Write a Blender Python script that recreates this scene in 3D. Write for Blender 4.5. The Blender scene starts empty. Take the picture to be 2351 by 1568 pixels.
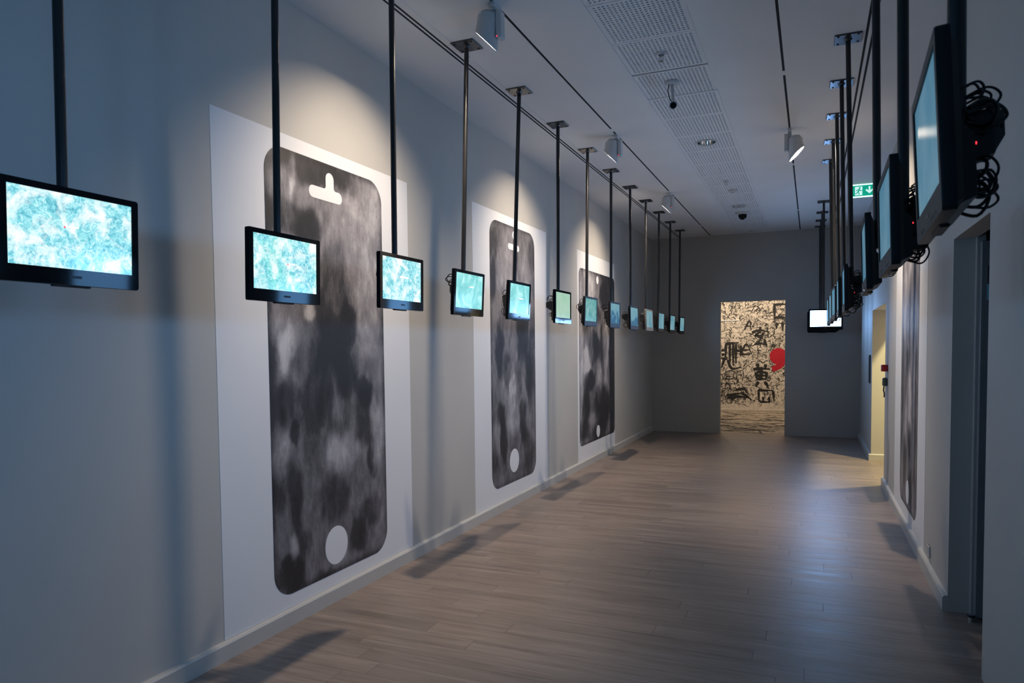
import bpy, math, random
import numpy as np
from mathutils import Vector, Matrix

# ------------------------------------------------------------------ camera, world, exposure
scene = bpy.context.scene
COL = scene.collection
PI = math.pi
F_PX, SHIFT_PX, YAW, PITCH, ROLL, CAM_Z = 1621.7, 88.2, 23.026, -2.5736, -0.6008, 1.594
IMG_W, IMG_H = 2351, 1568
H = 3.6                                   # ceiling height
XL, XR, YB = -2.79, 0.755, 13.345         # left wall, right wall, end wall
YR = -5.0                                 # rear end of the hall, behind the camera


def cam_matrix():
    yw, p, r = math.radians(YAW), math.radians(PITCH), math.radians(ROLL)
    f = Vector((-math.sin(yw), math.cos(yw), 0)); rt = Vector((math.cos(yw), math.sin(yw), 0)); u = Vector((0, 0, 1))
    f2 = f * math.cos(p) + u * math.sin(p); u2 = u * math.cos(p) - f * math.sin(p)
    r3 = rt * math.cos(r) + u2 * math.sin(r); u3 = u2 * math.cos(r) - rt * math.sin(r)
    m = Matrix((r3, u3, -f2)).transposed().to_4x4()
    m.translation = Vector((0, 0, CAM_Z))
    return m


cam = bpy.data.cameras.new('camera')
cam_o = bpy.data.objects.new('camera', cam)
COL.objects.link(cam_o)
cam.sensor_width = 36
cam.lens = F_PX * 36 / IMG_W
cam.shift_y = SHIFT_PX / IMG_W
cam.clip_start = 0.05
cam_o.matrix_world = cam_matrix()
cam.dof.use_dof = True
cam.dof.focus_distance = 6.0
cam.dof.aperture_fstop = 9.0
scene.camera = cam_o

scene.view_settings.view_transform = 'Standard'
scene.view_settings.look = 'None'
scene.view_settings.gamma = 1.0
scene.view_settings.use_curve_mapping = False
scene.view_settings.exposure = 0.0
scene.cycles.max_bounces = 5
scene.cycles.diffuse_bounces = 4
scene.cycles.glossy_bounces = 2
scene.cycles.adaptive_threshold = 0.05
scene.cycles.caustics_reflective = False
scene.cycles.caustics_refractive = False

world = bpy.data.worlds.new('world')
scene.world = world
world.use_nodes = True
bg = world.node_tree.nodes['Background']
bg.inputs[0].default_value = (0.16, 0.44, 1.0, 1)      # dim blue fill light added through the open rear end, behind the camera
bg.inputs[1].default_value = 0.12

SPOT_W = 55.0        # power of each wall washer
SCREEN_L = 1.15       # emission of the left row's screens
SCREEN_R = 1.0       # emission of the right row's screens
SCREEN_B = 3.0       # the rows' part behind the camera
GLOW_R = 3.6         # watts of the bluish area light added before each right-row screen
GLOW_L = 1.6         # the same for the left row
GLOW_COL = (0.20, 0.50, 1.0)
SCREEN_FAR = 22.0    # the blank white screens at the far end


# ------------------------------------------------------------------ helpers
def tag(o, label=None, cat=None, group=None, kind=None):
    if label: o['label'] = label
    if cat: o['category'] = cat
    if group: o['group'] = group
    if kind: o['kind'] = kind
    return o


def empty(name, loc=(0, 0, 0), rot=(0, 0, 0)):
    o = bpy.data.objects.new(name, None)
    COL.objects.link(o)
    o.location = loc; o.rotation_euler = rot
    o.empty_display_size = 0.05
    return o


class MB:
    def __init__(self):
        self.v = []; self.f = []; self.m = []; self.mi = 0

    def add(self, vs, fs):
        b = len(self.v)
        self.v += [tuple(p) for p in vs]
        for f in fs:
            self.f.append(tuple(b + i for i in f)); self.m.append(self.mi)
        return self

    def box(self, x0, x1, y0, y1, z0, z1, ch=0.0):
        if ch <= 0:
            v = [(x0, y0, z0), (x1, y0, z0), (x1, y1, z0), (x0, y1, z0), (x0, y0, z1), (x1, y0, z1), (x1, y1, z1), (x0, y1, z1)]
            return self.add(v, [(0, 3, 2, 1), (4, 5, 6, 7), (0, 1, 5, 4), (1, 2, 6, 5), (2, 3, 7, 6), (3, 0, 4, 7)])
        # chamfered vertical+horizontal edges: stacked octagon rings
        def ring(z, i):
            a, b, c, d = x0 + i, x1 - i, y0 + i, y1 - i
            k = ch
            return [(a + k, c, z), (b - k, c, z), (b, c + k, z), (b, d - k, z), (b - k, d, z), (a + k, d, z), (a, d - k, z), (a, c + k, z)]
        rings = [ring(z0, ch), ring(z0 + ch, 0), ring(z1 - ch, 0), ring(z1, ch)]
        return self.loft(rings)

    def loft(self, rings, cap=True, closed=True):
        n = len(rings[0]); vs = [p for r in rings for p in r]; fs = []
        for k in range(len(rings) - 1):
            for i in range(n if closed else n - 1):
                j = (i + 1) % n
                fs.append((k * n + i, k * n + j, (k + 1) * n + j, (k + 1) * n + i))
        if cap:
            fs.append(tuple(range(n - 1, -1, -1)))
            fs.append(tuple((len(rings) - 1) * n + i for i in range(n)))
        return self.add(vs, fs)

    def cyl(self, p0, p1, r0, r1=None, n=16, cap=True):
        r1 = r0 if r1 is None else r1
        p0 = Vector(p0); p1 = Vector(p1); d = (p1 - p0).normalized()
        a = d.orthogonal().normalized(); b = d.cross(a)
        R = lambda p, r: [p + (a * math.cos(2 * PI * i / n) + b * math.sin(2 * PI * i / n)) * r for i in range(n)]
        return self.loft([R(p0, r0), R(p1, r1)], cap)

    def lathe(self, prof, c=(0, 0, 0), axis=(0, 0, 1), n=24, cap=False):
        d = Vector(axis).normalized(); a = d.orthogonal().normalized(); b = d.cross(a); c = Vector(c)
        rings = [[c + d * h + (a * math.cos(2 * PI * i / n) + b * math.sin(2 * PI * i / n)) * r for i in range(n)] for r, h in prof]
        return self.loft(rings, cap)

    def tube(self, pts, r, n=7):
        pts = [Vector(p) for p in pts]; rings = []
        up = None
        for i, p in enumerate(pts):
            d = (pts[min(i + 1, len(pts) - 1)] - pts[max(i - 1, 0)]).normalized()
            if up is None: up = d.orthogonal().normalized()
            a = (up - d * up.dot(d))
            a = a.normalized() if a.length > 1e-6 else d.orthogonal().normalized()
            up = a; b = d.cross(a)
            rings.append([p + (a * math.cos(2 * PI * k / n) + b * math.sin(2 * PI * k / n)) * r for k in range(n)])
        return self.loft(rings)

    def mesh(self, name, mats, smooth=False):
        me = bpy.data.meshes.new(name)
        me.from_pydata(self.v, [], self.f)
        for m in (mats if isinstance(mats, (list, tuple)) else [mats]): me.materials.append(m)
        for p, i in zip(me.polygons, self.m):
            p.material_index = i
        if smooth:
            me.shade_smooth()
            try: me.set_sharp_from_angle(angle=math.radians(35))
            except Exception: pass
        me.update()
        return me

    def build(self, name, mats, parent=None, smooth=False, loc=None):
        o = bpy.data.objects.new(name, self.mesh(name, mats, smooth))
        COL.objects.link(o)
        if parent is not None: o.parent = parent
        if loc is not None: o.location = loc
        return o


def inst(name, me, parent=None, loc=(0, 0, 0), scale=None, rot=None):
    o = bpy.data.objects.new(name, me); COL.objects.link(o)
    if parent is not None: o.parent = parent
    o.location = loc
    if scale is not None: o.scale = scale
    if rot is not None: o.rotation_euler = rot
    return o


def catmull(pts, k=6):
    P = [Vector(p) for p in pts]; P = [P[0] * 2 - P[1]] + P + [P[-1] * 2 - P[-2]]
    out = []
    for i in range(1, len(P) - 2):
        a, b, c, d = P[i - 1:i + 3]
        for j in range(k):
            t = j / k
            out.append(0.5 * ((2 * b) + (c - a) * t + (2 * a - 5 * b + 4 * c - d) * t * t + (3 * b - a - 3 * c + d) * t ** 3))
    out.append(P[-2]); return out


# ------------------------------------------------------------------ materials
def new_mat(name):
    m = bpy.data.materials.new(name); m.use_nodes = True
    nt = m.node_tree
    return m, nt, nt.nodes['Principled BSDF']


def N(nt, typ, **kw):
    n = nt.nodes.new(typ)
    for k, v in kw.items():
        if k in n.inputs: n.inputs[k].default_value = v
        else: setattr(n, k, v)
    return n


def ramp(nt, stops, fac=None, interp='LINEAR'):
    r = nt.nodes.new('ShaderNodeValToRGB'); e = r.color_ramp.elements
    r.color_ramp.interpolation = interp
    while len(e) < len(stops): e.new(0.5)
    for el, (p, c) in zip(e, stops):
        el.position = p; el.color = (c[0], c[1], c[2], 1) if not isinstance(c, (int, float)) else (c, c, c, 1)
    if fac is not None: nt.links.new(fac, r.inputs[0])
    return r


def plain(name, col, rough=0.5, metal=0.0, var=0.06, scale=8.0, bump=0.0, bscale=60.0, coat=0.0):
    m, nt, b = new_mat(name)
    L = nt.links.new
    tc = N(nt, 'ShaderNodeTexCoord')
    no = N(nt, 'ShaderNodeTexNoise', Scale=scale, Detail=1.0)
    L(tc.outputs['Object'], no.inputs['Vector'])
    r = ramp(nt, [(0.3, tuple(c * (1 - var) for c in col)), (0.7, tuple(min(1, c * (1 + var)) for c in col))], no.outputs['Fac'])
    L(r.outputs[0], b.inputs['Base Color'])
    b.inputs['Roughness'].default_value = rough
    b.inputs['Metallic'].default_value = metal
    if coat: b.inputs['Coat Weight'].default_value = coat
    if bump:
        n2 = N(nt, 'ShaderNodeTexNoise', Scale=bscale, Detail=3.0)
        L(tc.outputs['Object'], n2.inputs['Vector'])
        bp = N(nt, 'ShaderNodeBump', Strength=bump, Distance=0.002)
        L(n2.outputs['Fac'], bp.inputs['Height']); L(bp.outputs[0], b.inputs['Normal'])
    return m


def emit(name, col, strength):
    m = bpy.data.materials.new(name); m.use_nodes = True
    nt = m.node_tree; nt.nodes.clear()
    e = N(nt, 'ShaderNodeEmission'); o = N(nt, 'ShaderNodeOutputMaterial')
    e.inputs[0].default_value = (*col, 1); e.inputs[1].default_value = strength
    nt.links.new(e.outputs[0], o.inputs[0])
    m.cycles.emission_sampling = 'FRONT' if strength > 500 else 'NONE'
    return m


M = {}
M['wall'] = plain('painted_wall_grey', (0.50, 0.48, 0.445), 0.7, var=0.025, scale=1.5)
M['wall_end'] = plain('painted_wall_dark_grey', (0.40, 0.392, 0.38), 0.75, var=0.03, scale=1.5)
M['ceiling'] = plain('ceiling_white', (0.75, 0.745, 0.735), 0.8, var=0.02, scale=2.0)
M['base'] = plain('baseboard_gloss', (0.52, 0.505, 0.475), 0.45, var=0.02)
M['black'] = plain('black_steel', (0.012, 0.012, 0.013), 0.32, var=0.2)
M['plate'] = plain('plate_steel', (0.075, 0.075, 0.08), 0.28, metal=0.85, var=0.25, scale=14)
M['bolt'] = plain('bolt_dark', (0.05, 0.05, 0.055), 0.4, metal=0.8)
M['gloss'] = plain('piano_black', (0.006, 0.006, 0.007), 0.06, var=0.1)
M['gloss'].node_tree.nodes['Principled BSDF'].inputs['Specular IOR Level'].default_value = 0.15
M['case'] = CASE = plain('matt_black_plastic', (0.012, 0.0125, 0.013), 0.42, var=0.2, bump=0.1, bscale=500)
CASE.node_tree.nodes['Principled BSDF'].inputs['Specular IOR Level'].default_value = 0.25
M['silver_case'] = plain('silver_grey_plastic', (0.20, 0.185, 0.165), 0.35, var=0.08)
M['box'] = plain('dark_grey_plastic', (0.020, 0.022, 0.024), 0.5, var=0.2)
M['cable'] = plain('cable_black', (0.008, 0.008, 0.009), 0.5)
M['void'] = plain('dark_void', (0.006, 0.006, 0.007), 0.9)
M['paper'] = plain('white_paper', (0.78, 0.78, 0.79), 0.75, var=0.015, scale=2)
M['white_metal'] = plain('white_enamel', (0.55, 0.56, 0.56), 0.4, var=0.03)
M['chrome'] = plain('chrome', (0.75, 0.77, 0.78), 0.12, metal=1.0, var=0.05)
M['red_led'] = emit('red_led', (1.0, 0.03, 0.05), 2.5)
M['white_led'] = emit('white_led', (0.7, 0.85, 1.0), 6.0)
M['lens'] = emit('lamp_lens', (1.0, 0.88, 0.72), 40.0)
M['red'] = plain('red_plastic', (0.35, 0.012, 0.016), 0.4)
M['greybox'] = plain('grey_green_plastic', (0.06, 0.075, 0.072), 0.45)
M['darkplate'] = plain('dark_wall_plate', (0.05, 0.05, 0.055), 0.35)
M['door'] = plain('grey_door', (0.20, 0.21, 0.22), 0.45, var=0.04)
M['steel'] = plain('brushed_steel', (0.55, 0.56, 0.57), 0.3, metal=1.0)
M['ink'] = plain('ink_black', (0.012, 0.011, 0.010), 0.7, var=0.3, scale=12)
M['ink_grey'] = plain('ink_wash', (0.10, 0.095, 0.085), 0.7, var=0.5, scale=10)
M['ink_red'] = plain('ink_red', (0.42, 0.004, 0.020), 0.6, var=0.12, scale=14)


def floor_mat():
    m, nt, b = new_mat('bleached_oak_plank'); L = nt.links.new
    geo = N(nt, 'ShaderNodeNewGeometry'); oi = N(nt, 'ShaderNodeObjectInfo')
    off = N(nt, 'ShaderNodeVectorMath', operation='SCALE'); off.inputs[0].default_value = (7.3, 3.1, 5.7)
    mul = N(nt, 'ShaderNodeMath', operation='MULTIPLY'); mul.inputs[1].default_value = 23.0
    L(oi.outputs['Random'], mul.inputs[0]); L(mul.outputs[0], off.inputs['Scale'])
    add = N(nt, 'ShaderNodeVectorMath', operation='ADD')
    L(geo.outputs['Position'], add.inputs[0]); L(off.outputs[0], add.inputs[1])
    mp = N(nt, 'ShaderNodeMapping'); mp.inputs['Scale'].default_value = (0.55, 9.0, 1.0)
    L(add.outputs[0], mp.inputs[0])
    n1 = N(nt, 'ShaderNodeTexNoise', Scale=2.2, Detail=5.0, Roughness=0.62, Distortion=0.5)
    L(mp.outputs[0], n1.inputs['Vector'])
    mp2 = N(nt, 'ShaderNodeMapping'); mp2.inputs['Scale'].default_value = (2.5, 60.0, 1.0)
    L(add.outputs[0], mp2.inputs[0])
    n2 = N(nt, 'ShaderNodeTexNoise', Scale=2.0, Detail=3.0, Roughness=0.6)
    L(mp2.outputs[0], n2.inputs['Vector'])
    r1 = ramp(nt, [(0.25, (0.178, 0.134, 0.110)), (0.5, (0.278, 0.217, 0.182)), (0.78, (0.355, 0.287, 0.245))], n1.outputs['Fac'])
    r2 = ramp(nt, [(0.35, 0.84), (0.62, 1.05)], n2.outputs['Fac'])
    r3 = ramp(nt, [(0.0, 0.90), (0.5, 1.0), (1.0, 1.07)], oi.outputs['Random'])
    m1 = N(nt, 'ShaderNodeMix', data_type='RGBA', blend_type='MULTIPLY'); m1.inputs[0].default_value = 1
    L(r1.outputs[0], m1.inputs[6]); L(r2.outputs[0], m1.inputs[7])
    m2 = N(nt, 'ShaderNodeMix', data_type='RGBA', blend_type='MULTIPLY'); m2.inputs[0].default_value = 1
    L(m1.outputs[2], m2.inputs[6]); L(r3.outputs[0], m2.inputs[7])
    L(m2.outputs[2], b.inputs['Base Color'])
    rr = ramp(nt, [(0.3, 0.34), (0.7, 0.46)], n1.outputs['Fac']); L(rr.outputs[0], b.inputs['Roughness'])
    bp = N(nt, 'ShaderNodeBump', Strength=0.12, Distance=0.001); L(n2.outputs['Fac'], bp.inputs['Height'])
    L(bp.outputs[0], b.inputs['Normal'])
    return m


M['floor'] = floor_mat()


def print_mat(name, seed, contrast=1.0):
    m, nt, b = new_mat(name); L = nt.links.new
    at = N(nt, 'ShaderNodeAttribute', attribute_name='tone')
    geo = N(nt, 'ShaderNodeNewGeometry')
    mp = N(nt, 'ShaderNodeMapping'); mp.inputs['Scale'].default_value = (1, 22, 5); mp.inputs['Location'].default_value = (seed, seed * 2.3, seed * 1.1)
    L(geo.outputs['Position'], mp.inputs[0])
    n1 = N(nt, 'ShaderNodeTexNoise', Scale=2.0, Detail=8.0, Roughness=0.7, Distortion=0.8); L(mp.outputs[0], n1.inputs['Vector'])
    mp2 = N(nt, 'ShaderNodeMapping'); mp2.inputs['Scale'].default_value = (1, 60, 45); mp2.inputs['Location'].default_value = (seed, 0, seed)
    L(geo.outputs['Position'], mp2.inputs[0])
    n2 = N(nt, 'ShaderNodeTexNoise', Scale=1.0, Detail=3.0, Roughness=0.6); L(mp2.outputs[0], n2.inputs['Vector'])
    a1 = N(nt, 'ShaderNodeMath', operation='MULTIPLY_ADD'); a1.inputs[1].default_value = 0.36 * contrast
    L(n1.outputs['Fac'], a1.inputs[0]); L(at.outputs['Fac'], a1.inputs[2])
    a2 = N(nt, 'ShaderNodeMath', operation='MULTIPLY_ADD'); a2.inputs[1].default_value = 0.16
    L(n2.outputs['Fac'], a2.inputs[0]); L(a1.outputs[0], a2.inputs[2])
    a3 = N(nt, 'ShaderNodeMath', operation='SUBTRACT'); a3.inputs[1].default_value = 0.18 * contrast + 0.08
    L(a2.outputs[0], a3.inputs[0])
    r = ramp(nt, [(0.05, (0.018, 0.016, 0.017)), (0.28, (0.042, 0.039, 0.042)), (0.5, (0.135, 0.126, 0.135)), (0.72, (0.27, 0.255, 0.268)), (1.0, (0.55, 0.53, 0.54))], a3.outputs[0])
    L(r.outputs[0], b.inputs['Base Color']); b.inputs['Roughness'].default_value = 0.55
    return m


def screen_mat(kind, strength, seed, tint=(1, 1, 1)):
    m = bpy.data.materials.new('screen_' + kind); m.use_nodes = True
    nt = m.node_tree; nt.nodes.clear(); L = nt.links.new
    out = N(nt, 'ShaderNodeOutputMaterial'); em = N(nt, 'ShaderNodeEmission'); em.inputs[1].default_value = strength
    gl = N(nt, 'ShaderNodeBsdfGlossy'); gl.inputs['Roughness'].default_value = 0.12; gl.inputs[0].default_value = (0.05, 0.05, 0.05, 1)
    ad = N(nt, 'ShaderNodeAddShader'); L(em.outputs[0], ad.inputs[0]); L(gl.outputs[0], ad.inputs[1]); L(ad.outputs[0], out.inputs[0])
    tc = N(nt, 'ShaderNodeTexCoord')
    mp = N(nt, 'ShaderNodeMapping'); mp.inputs['Location'].default_value = (seed * 1.7, seed * 0.9, seed * 2.1)
    L(tc.outputs['Object'], mp.inputs[0])

    def noise(scale, detail=6.0, rough=0.6, dist=0.0):
        n = N(nt, 'ShaderNodeTexNoise', Scale=scale, Detail=detail, Roughness=rough, Distortion=dist)
        L(mp.outputs[0], n.inputs['Vector']); return n.outputs['Fac']

    def mix(a, b_, f, bt='MIX'):
        x = N(nt, 'ShaderNodeMix', data_type='RGBA', blend_type=bt)
        if hasattr(f, 'node'): L(f, x.inputs[0])
        else: x.inputs[0].default_value = f
        for s, i in ((a, 6), (b_, 7)):
            if hasattr(s, 'node'): L(s, x.inputs[i])
            else: x.inputs[i].default_value = (*s, 1)
        return x.outputs[2]
    if kind == 'map':
        base = ramp(nt, [(0.34, (0.05, 0.26, 0.38)), (0.45, (0.14, 0.52, 0.62)), (0.54, (0.36, 0.80, 0.86)), (0.64, (0.9, 1.0, 1.0))], noise(46, 10, 0.82, 1.2)).outputs[0]
        green = mix(base, (0.16, 0.78, 0.58), ramp(nt, [(0.45, 0.0), (0.72, 0.6 if 4 < seed < 6 else 0.12)], noise(6, 3)).outputs[0])
        cl = ramp(nt, [(0.47, 0.0), (0.62, 0.95)], noise(12, 9, 0.7, 0.5)).outputs[0]
        col = mix(green, (0.95, 1.0, 1.0), cl)
    elif kind == 'haze':
        base = ramp(nt, [(0.30, (0.13, 0.48, 0.50)), (0.5, (0.27, 0.70, 0.70)), (0.7, (0.55, 0.90, 0.90))], noise(8, 5, 0.55, 1.2)).outputs[0]
        col = mix(base, (0.42, 0.90, 0.62), ramp(nt, [(0.55, 0.0), (0.75, 0.4)], noise(4, 2)).outputs[0])
    elif kind == 'pale':
        col = ramp(nt, [(0.3, (0.50, 0.84, 0.62)), (0.7, (0.66, 0.92, 0.76))], noise(4, 2)).outputs[0]
    elif kind == 'mountain':
        sep = N(nt, 'ShaderNodeSeparateXYZ'); L(tc.outputs['Object'], sep.inputs[0])
        zz = N(nt, 'ShaderNodeMath', operation='MULTIPLY_ADD'); zz.inputs[1].default_value = 0.55; L(noise(9, 6, 0.6), zz.inputs[0]); L(sep.outputs['Z'], zz.inputs[2])
        sky = ramp(nt, [(0.15, (0.20, 0.50, 0.70)), (0.5, (0.32, 0.66, 0.76)), (0.7, (0.38, 0.74, 0.70))], zz.outputs[0]).outputs[0]
        msk = ramp(nt, [(0.235, 1.0), (0.25, 0.0)], zz.outputs[0]).outputs[0]
        col = mix(sky, (0.07, 0.25, 0.45), msk)
    elif kind == 'white':
        col = ramp(nt, [(0.3, (0.24, 0.50, 1.0)), (0.7, (0.30, 0.55, 1.0))], noise(3, 1)).outputs[0]
    else:
        col = ramp(nt, [(0.3, (0.16, 0.42, 0.56)), (0.5, (0.26, 0.56, 0.66)), (0.7, (0.40, 0.68, 0.74))], noise(4.5, 3, 0.5)).outputs[0]
    if tint != (1, 1, 1): col = mix(col, tint, 1.0, 'MULTIPLY')
    L(col, em.inputs[0])
    m.cycles.emission_sampling = 'FRONT' if kind == 'white' else 'NONE'
    return m


# ------------------------------------------------------------------ the room
def structure(name, mb, mat, smooth=False):
    return tag(mb.build(name, mat, smooth=smooth), kind='structure')


TH = 0.405                                  # thickness of the right wall
D1 = (3.905, 4.824, 2.20)                   # doorway in the right wall beside the camera
D2 = (8.923, 10.808, 2.056)                 # opening to the side passage
ED = (-1.548, -0.44, 2.395)                 # opening in the end wall

mb = MB(); mb.box(XL - 0.2, XL, YR, YB + 0.15, 0, H)
structure('wall_left', mb, M['wall'])
mb = MB()
for a, b_ in ((YR, D1[0]), (D1[1], D2[0]), (D2[1], YB)): mb.box(XR, XR + TH if a > 4 else XR + 0.11, a, b_, 0, H)
mb.box(XR, XR + 0.11, D1[0], D1[1], D1[2], H); mb.box(XR, XR + TH, D2[0], D2[1], D2[2], H)
structure('wall_right', mb, M['wall'])
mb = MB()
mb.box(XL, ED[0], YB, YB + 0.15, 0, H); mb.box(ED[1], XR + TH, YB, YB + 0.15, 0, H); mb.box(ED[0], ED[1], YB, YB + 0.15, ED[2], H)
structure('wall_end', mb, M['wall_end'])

# rooms behind the openings
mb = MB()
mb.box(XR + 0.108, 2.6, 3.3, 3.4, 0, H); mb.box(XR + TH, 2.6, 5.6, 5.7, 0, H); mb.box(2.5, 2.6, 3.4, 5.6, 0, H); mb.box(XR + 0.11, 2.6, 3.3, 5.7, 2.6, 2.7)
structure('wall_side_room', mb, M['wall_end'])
mb = MB()
mb.box(XR + TH, 4.0, D2[1], D2[1] + 0.1, 0, 3.3); mb.box(XR + TH, 4.0, D2[0] - 0.1, D2[0], 0, 3.3); mb.box(4.0, 4.1, D2[0] - 0.1, D2[1] + 0.1, 0, 3.3)
structure('wall_passage', mb, M['wall'])
mb = MB(); mb.box(XR + TH, 4.1, D2[0] - 0.1, D2[1] + 0.1, 3.2, 3.3)
structure('ceiling_passage', mb, M['ceiling'])

# floor: slab, planks
mb = MB(); mb.box(XL, XR + TH + 3.0, YR, YB + 0.15, -0.08, -0.012)
floor = structure('floor', mb, M['void'])
PW = 0.142
unit = MB(); c = 0.004
unit.add([(-.5, -.5, -.6), (.5, -.5, -.6), (.5, .5, -.6), (-.5, .5, -.6), (-.5, -.5, -.1), (.5, -.5, -.1), (.5, .5, -.1), (-.5, .5, -.1),
          (-.4995, -.497, 0), (.4995, -.497, 0), (.4995, .497, 0), (-.4995, .497, 0)],
         [(0, 1, 5, 4), (1, 2, 6, 5), (2, 3, 7, 6), (3, 0, 4, 7), (4, 5, 9, 8), (5, 6, 10, 9), (6, 7, 11, 10), (7, 4, 8, 11), (8, 9, 10, 11)])
plank_me = unit.mesh('plank', M['floor'])
rng = random.Random(5)


def plank_row(y, x0, x1, first):
    cuts = [x0]; x = x0 + 0.35 + first
    while x < x1 - 0.3:
        cuts.append(x); x += rng.choice((1.25, 1.55, 1.85, 2.1))
    cuts.append(x1)
    return zip(cuts[:-1], cuts[1:])


y = 1.0
while y < YB + 0.15:
    x1 = XR
    if D2[0] < y + PW / 2 < D2[1]: x1 = 3.2
    elif D1[0] < y + PW / 2 < D1[1]: x1 = 1.6
    for a, b_ in plank_row(y, XL, x1, rng.uniform(0.1, 1.2)):
        inst('plank', plank_me, floor, ((a + b_) / 2, y + PW / 2, 0), (b_ - a - 0.0005, PW - 0.0004, 0.02))
    y += PW
mb = MB(); y = 1.0 - PW
while y > YR:
    for a, b_ in plank_row(y, XL, XR, rng.uniform(0.1, 1.2)): mb.box(a + .0006, b_ - .0006, y + .0006, y + PW - .0006, -0.012, 0)
    y -= PW
tag(mb.build('plank_field', M['floor'], floor), kind='stuff')

# baseboards
BH, BT = 0.094, 0.028


def baseboard(name, x_wall, side, y0, y1):
    t = BT * side
    prof = [(x_wall, 0), (x_wall + t, 0), (x_wall + t, BH - 0.012), (x_wall + t * 0.72, BH - 0.002), (x_wall, BH)]
    mb = MB(); mb.loft([[(px, yy, pz) for px, pz in prof] for yy in (y0, y1)])
    return structure(name, mb, M['base'])


baseboard('baseboard_left', XL, 1, YR, YB)
baseboard('baseboard_right', XR, -1, D1[1], D2[0])
baseboard('baseboard_right_far', XR, -1, D2[1] - 0.001, YB)
mb = MB(); prof = [(0, 0), (-BT, 0), (-BT, BH - .012), (-BT * .72, BH - .002), (0, BH)]
mb.loft([[(xx, D2[1] + py, pz) for py, pz in prof] for xx in (XR - BT, 3.9)])
structure('baseboard_passage', mb, M['base'])

# ceiling with slots, seams and a zone of perforated panels
slots = [(-2.292, -2.275), (-2.262, -2.245), (-1.730, -1.712), (-1.247, -0.697), (-0.216, -0.199), (0.301, 0.317), (0.338, 0.354)]
CT = 0.03
mb = MB(); x = XL
for a, b_ in slots + [(XR, None)]:
    mb.box(x, a, YR, YB, H, H + CT); x = b_
PY0, PL, NP = 4.68 - 0.575 * 4, 0.575, 19
mb.box(-1.247, -0.697, YR, PY0, H, H + CT)
mb.box(XL, XR, YR, YB, H + 0.12, H + 0.16)
# short bridges that interrupt the slots
for xa, xb, gaps in ((-1.730, -1.712, [(6.44, 6.525), (9.30, 9.36), (12.12, 12.2)]), (-0.216, -0.199, [(5.63, 5.72), (8.50, 8.57), (11.4, 11.46)])):
    for ga, gb in gaps: mb.box(xa, xb, ga, gb, H - 0.001, H + CT)
ceiling = structure('ceiling', mb, M['ceiling'])
mb = MB()
for a, b_ in slots:
    if b_ - a < 0.1: mb.box(a + .0005, b_ - .0005, YR, YB, H + .0015, H + .02)
structure('trim_1', mb, M['void'])
mb = MB(); mb.box(-2.197, -2.192, YR, YB, H - 0.003, H)
structure('trim_2', mb, M['ceiling'])


def panel_mesh(name, hole=None):
    w, l, nx, ny, p, hs = 0.546, PL - 0.004, 18, 19, 0.0278, 0.0142
    mx, my = (w - (nx - 1) * p) / 2, (l - (ny - 1) * p) / 2
    xs = [0.0]; ys = [0.0]
    for i in range(nx): xs += [mx + i * p - hs / 2, mx + i * p + hs / 2]
    for j in range(ny): ys += [my + j * p - hs / 2, my + j * p + hs / 2]
    xs += [w]; ys += [l]
    mb = MB(); nX = len(xs); vid = {}
    V = [(xs[i] - w / 2, ys[j] - l / 2, 0) for j in range(len(ys)) for i in range(nX)]
    Vt = [(a, b_, 0.010) for a, b_, _ in V]
    n = len(V); fs = []; ms = []
    for j in range(len(ys) - 1):
        for i in range(nX - 1):
            q = (j * nX + i, j * nX + i + 1, (j + 1) * nX + i + 1, (j + 1) * nX + i)
            cx, cy = (xs[i] + xs[i + 1]) / 2 - w / 2, (ys[j] + ys[j + 1]) / 2 - l / 2
            if hole and (cx - hole[0]) ** 2 + (cy - hole[1]) ** 2 < hole[2] ** 2: continue
            if i % 2 == 1 and j % 2 == 1:
                t = tuple(k + n for k in q)
                fs.append(t[::-1]); ms.append(1)
                for k in range(4):
                    a, b_ = q[k], q[(k + 1) % 4]
                    fs.append((a, b_, b_ + n, a + n)); ms.append(0)
            else:
                fs.append(q[::-1]); ms.append(0)
    mb.add(V + Vt, fs); mb.m = ms
    # rim so that the panel has thickness
    mb.mi = 0
    for (x0, x1, y0, y1) in ((-w / 2, w / 2, -l / 2, -l / 2 + .002), (-w / 2, w / 2, l / 2 - .002, l / 2), (-w / 2, -w / 2 + .002, -l / 2, l / 2), (w / 2 - .002, w / 2, -l / 2, l / 2)):
        mb.box(x0, x1, y0, y1, 0.0005, 0.018)
    me = mb.mesh(name, [M['ceiling'], M['void']])
    return me


pm = panel_mesh('ceiling_panel')
DL = [(-0.975, 7.26), (-0.982, 10.72)]
for k in range(NP):
    ya, yb = PY0 + k * PL, PY0 + (k + 1) * PL
    if yb > YB: break
    cx, cy = -0.972, (ya + yb) / 2
    hole = next(((dx - cx, dy - cy, 0.092) for dx, dy in DL if ya < dy < yb), None)
    me = panel_mesh('ceiling_panel', hole) if hole else pm
    gap = 0.022 if k == 5 else 0.0
    o = inst('ceiling_panel', me, ceiling, (cx, cy + gap, H + (0.001 if k != 5 else 0.004)), None, (0.012 if k == 5 else 0, 0, 0))
last = PY0 + k * PL
mb = MB(); mb.box(-1.245, -0.699, last + .002, YB, H, H + 0.02)
mb.build('ceiling_strip', M['ceiling'], ceiling)

# ------------------------------------------------------------------ back room with the ink mural
YM = 18.0
mb = MB(); mb.box(-5, 3, YM, YM + 0.1, 0, H); mb.box(-5.1, -5, YB + .15, YM, 0, H); mb.box(3, 3.1, YB + .15, YM, 0, H)
structure('wall_far', mb, M['wall'])
mb = MB(); mb.box(-5.1, 3.1, YB + .15, YM + .1, H, H + .1)
structure('ceiling_far', mb, M['ceiling'])


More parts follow.
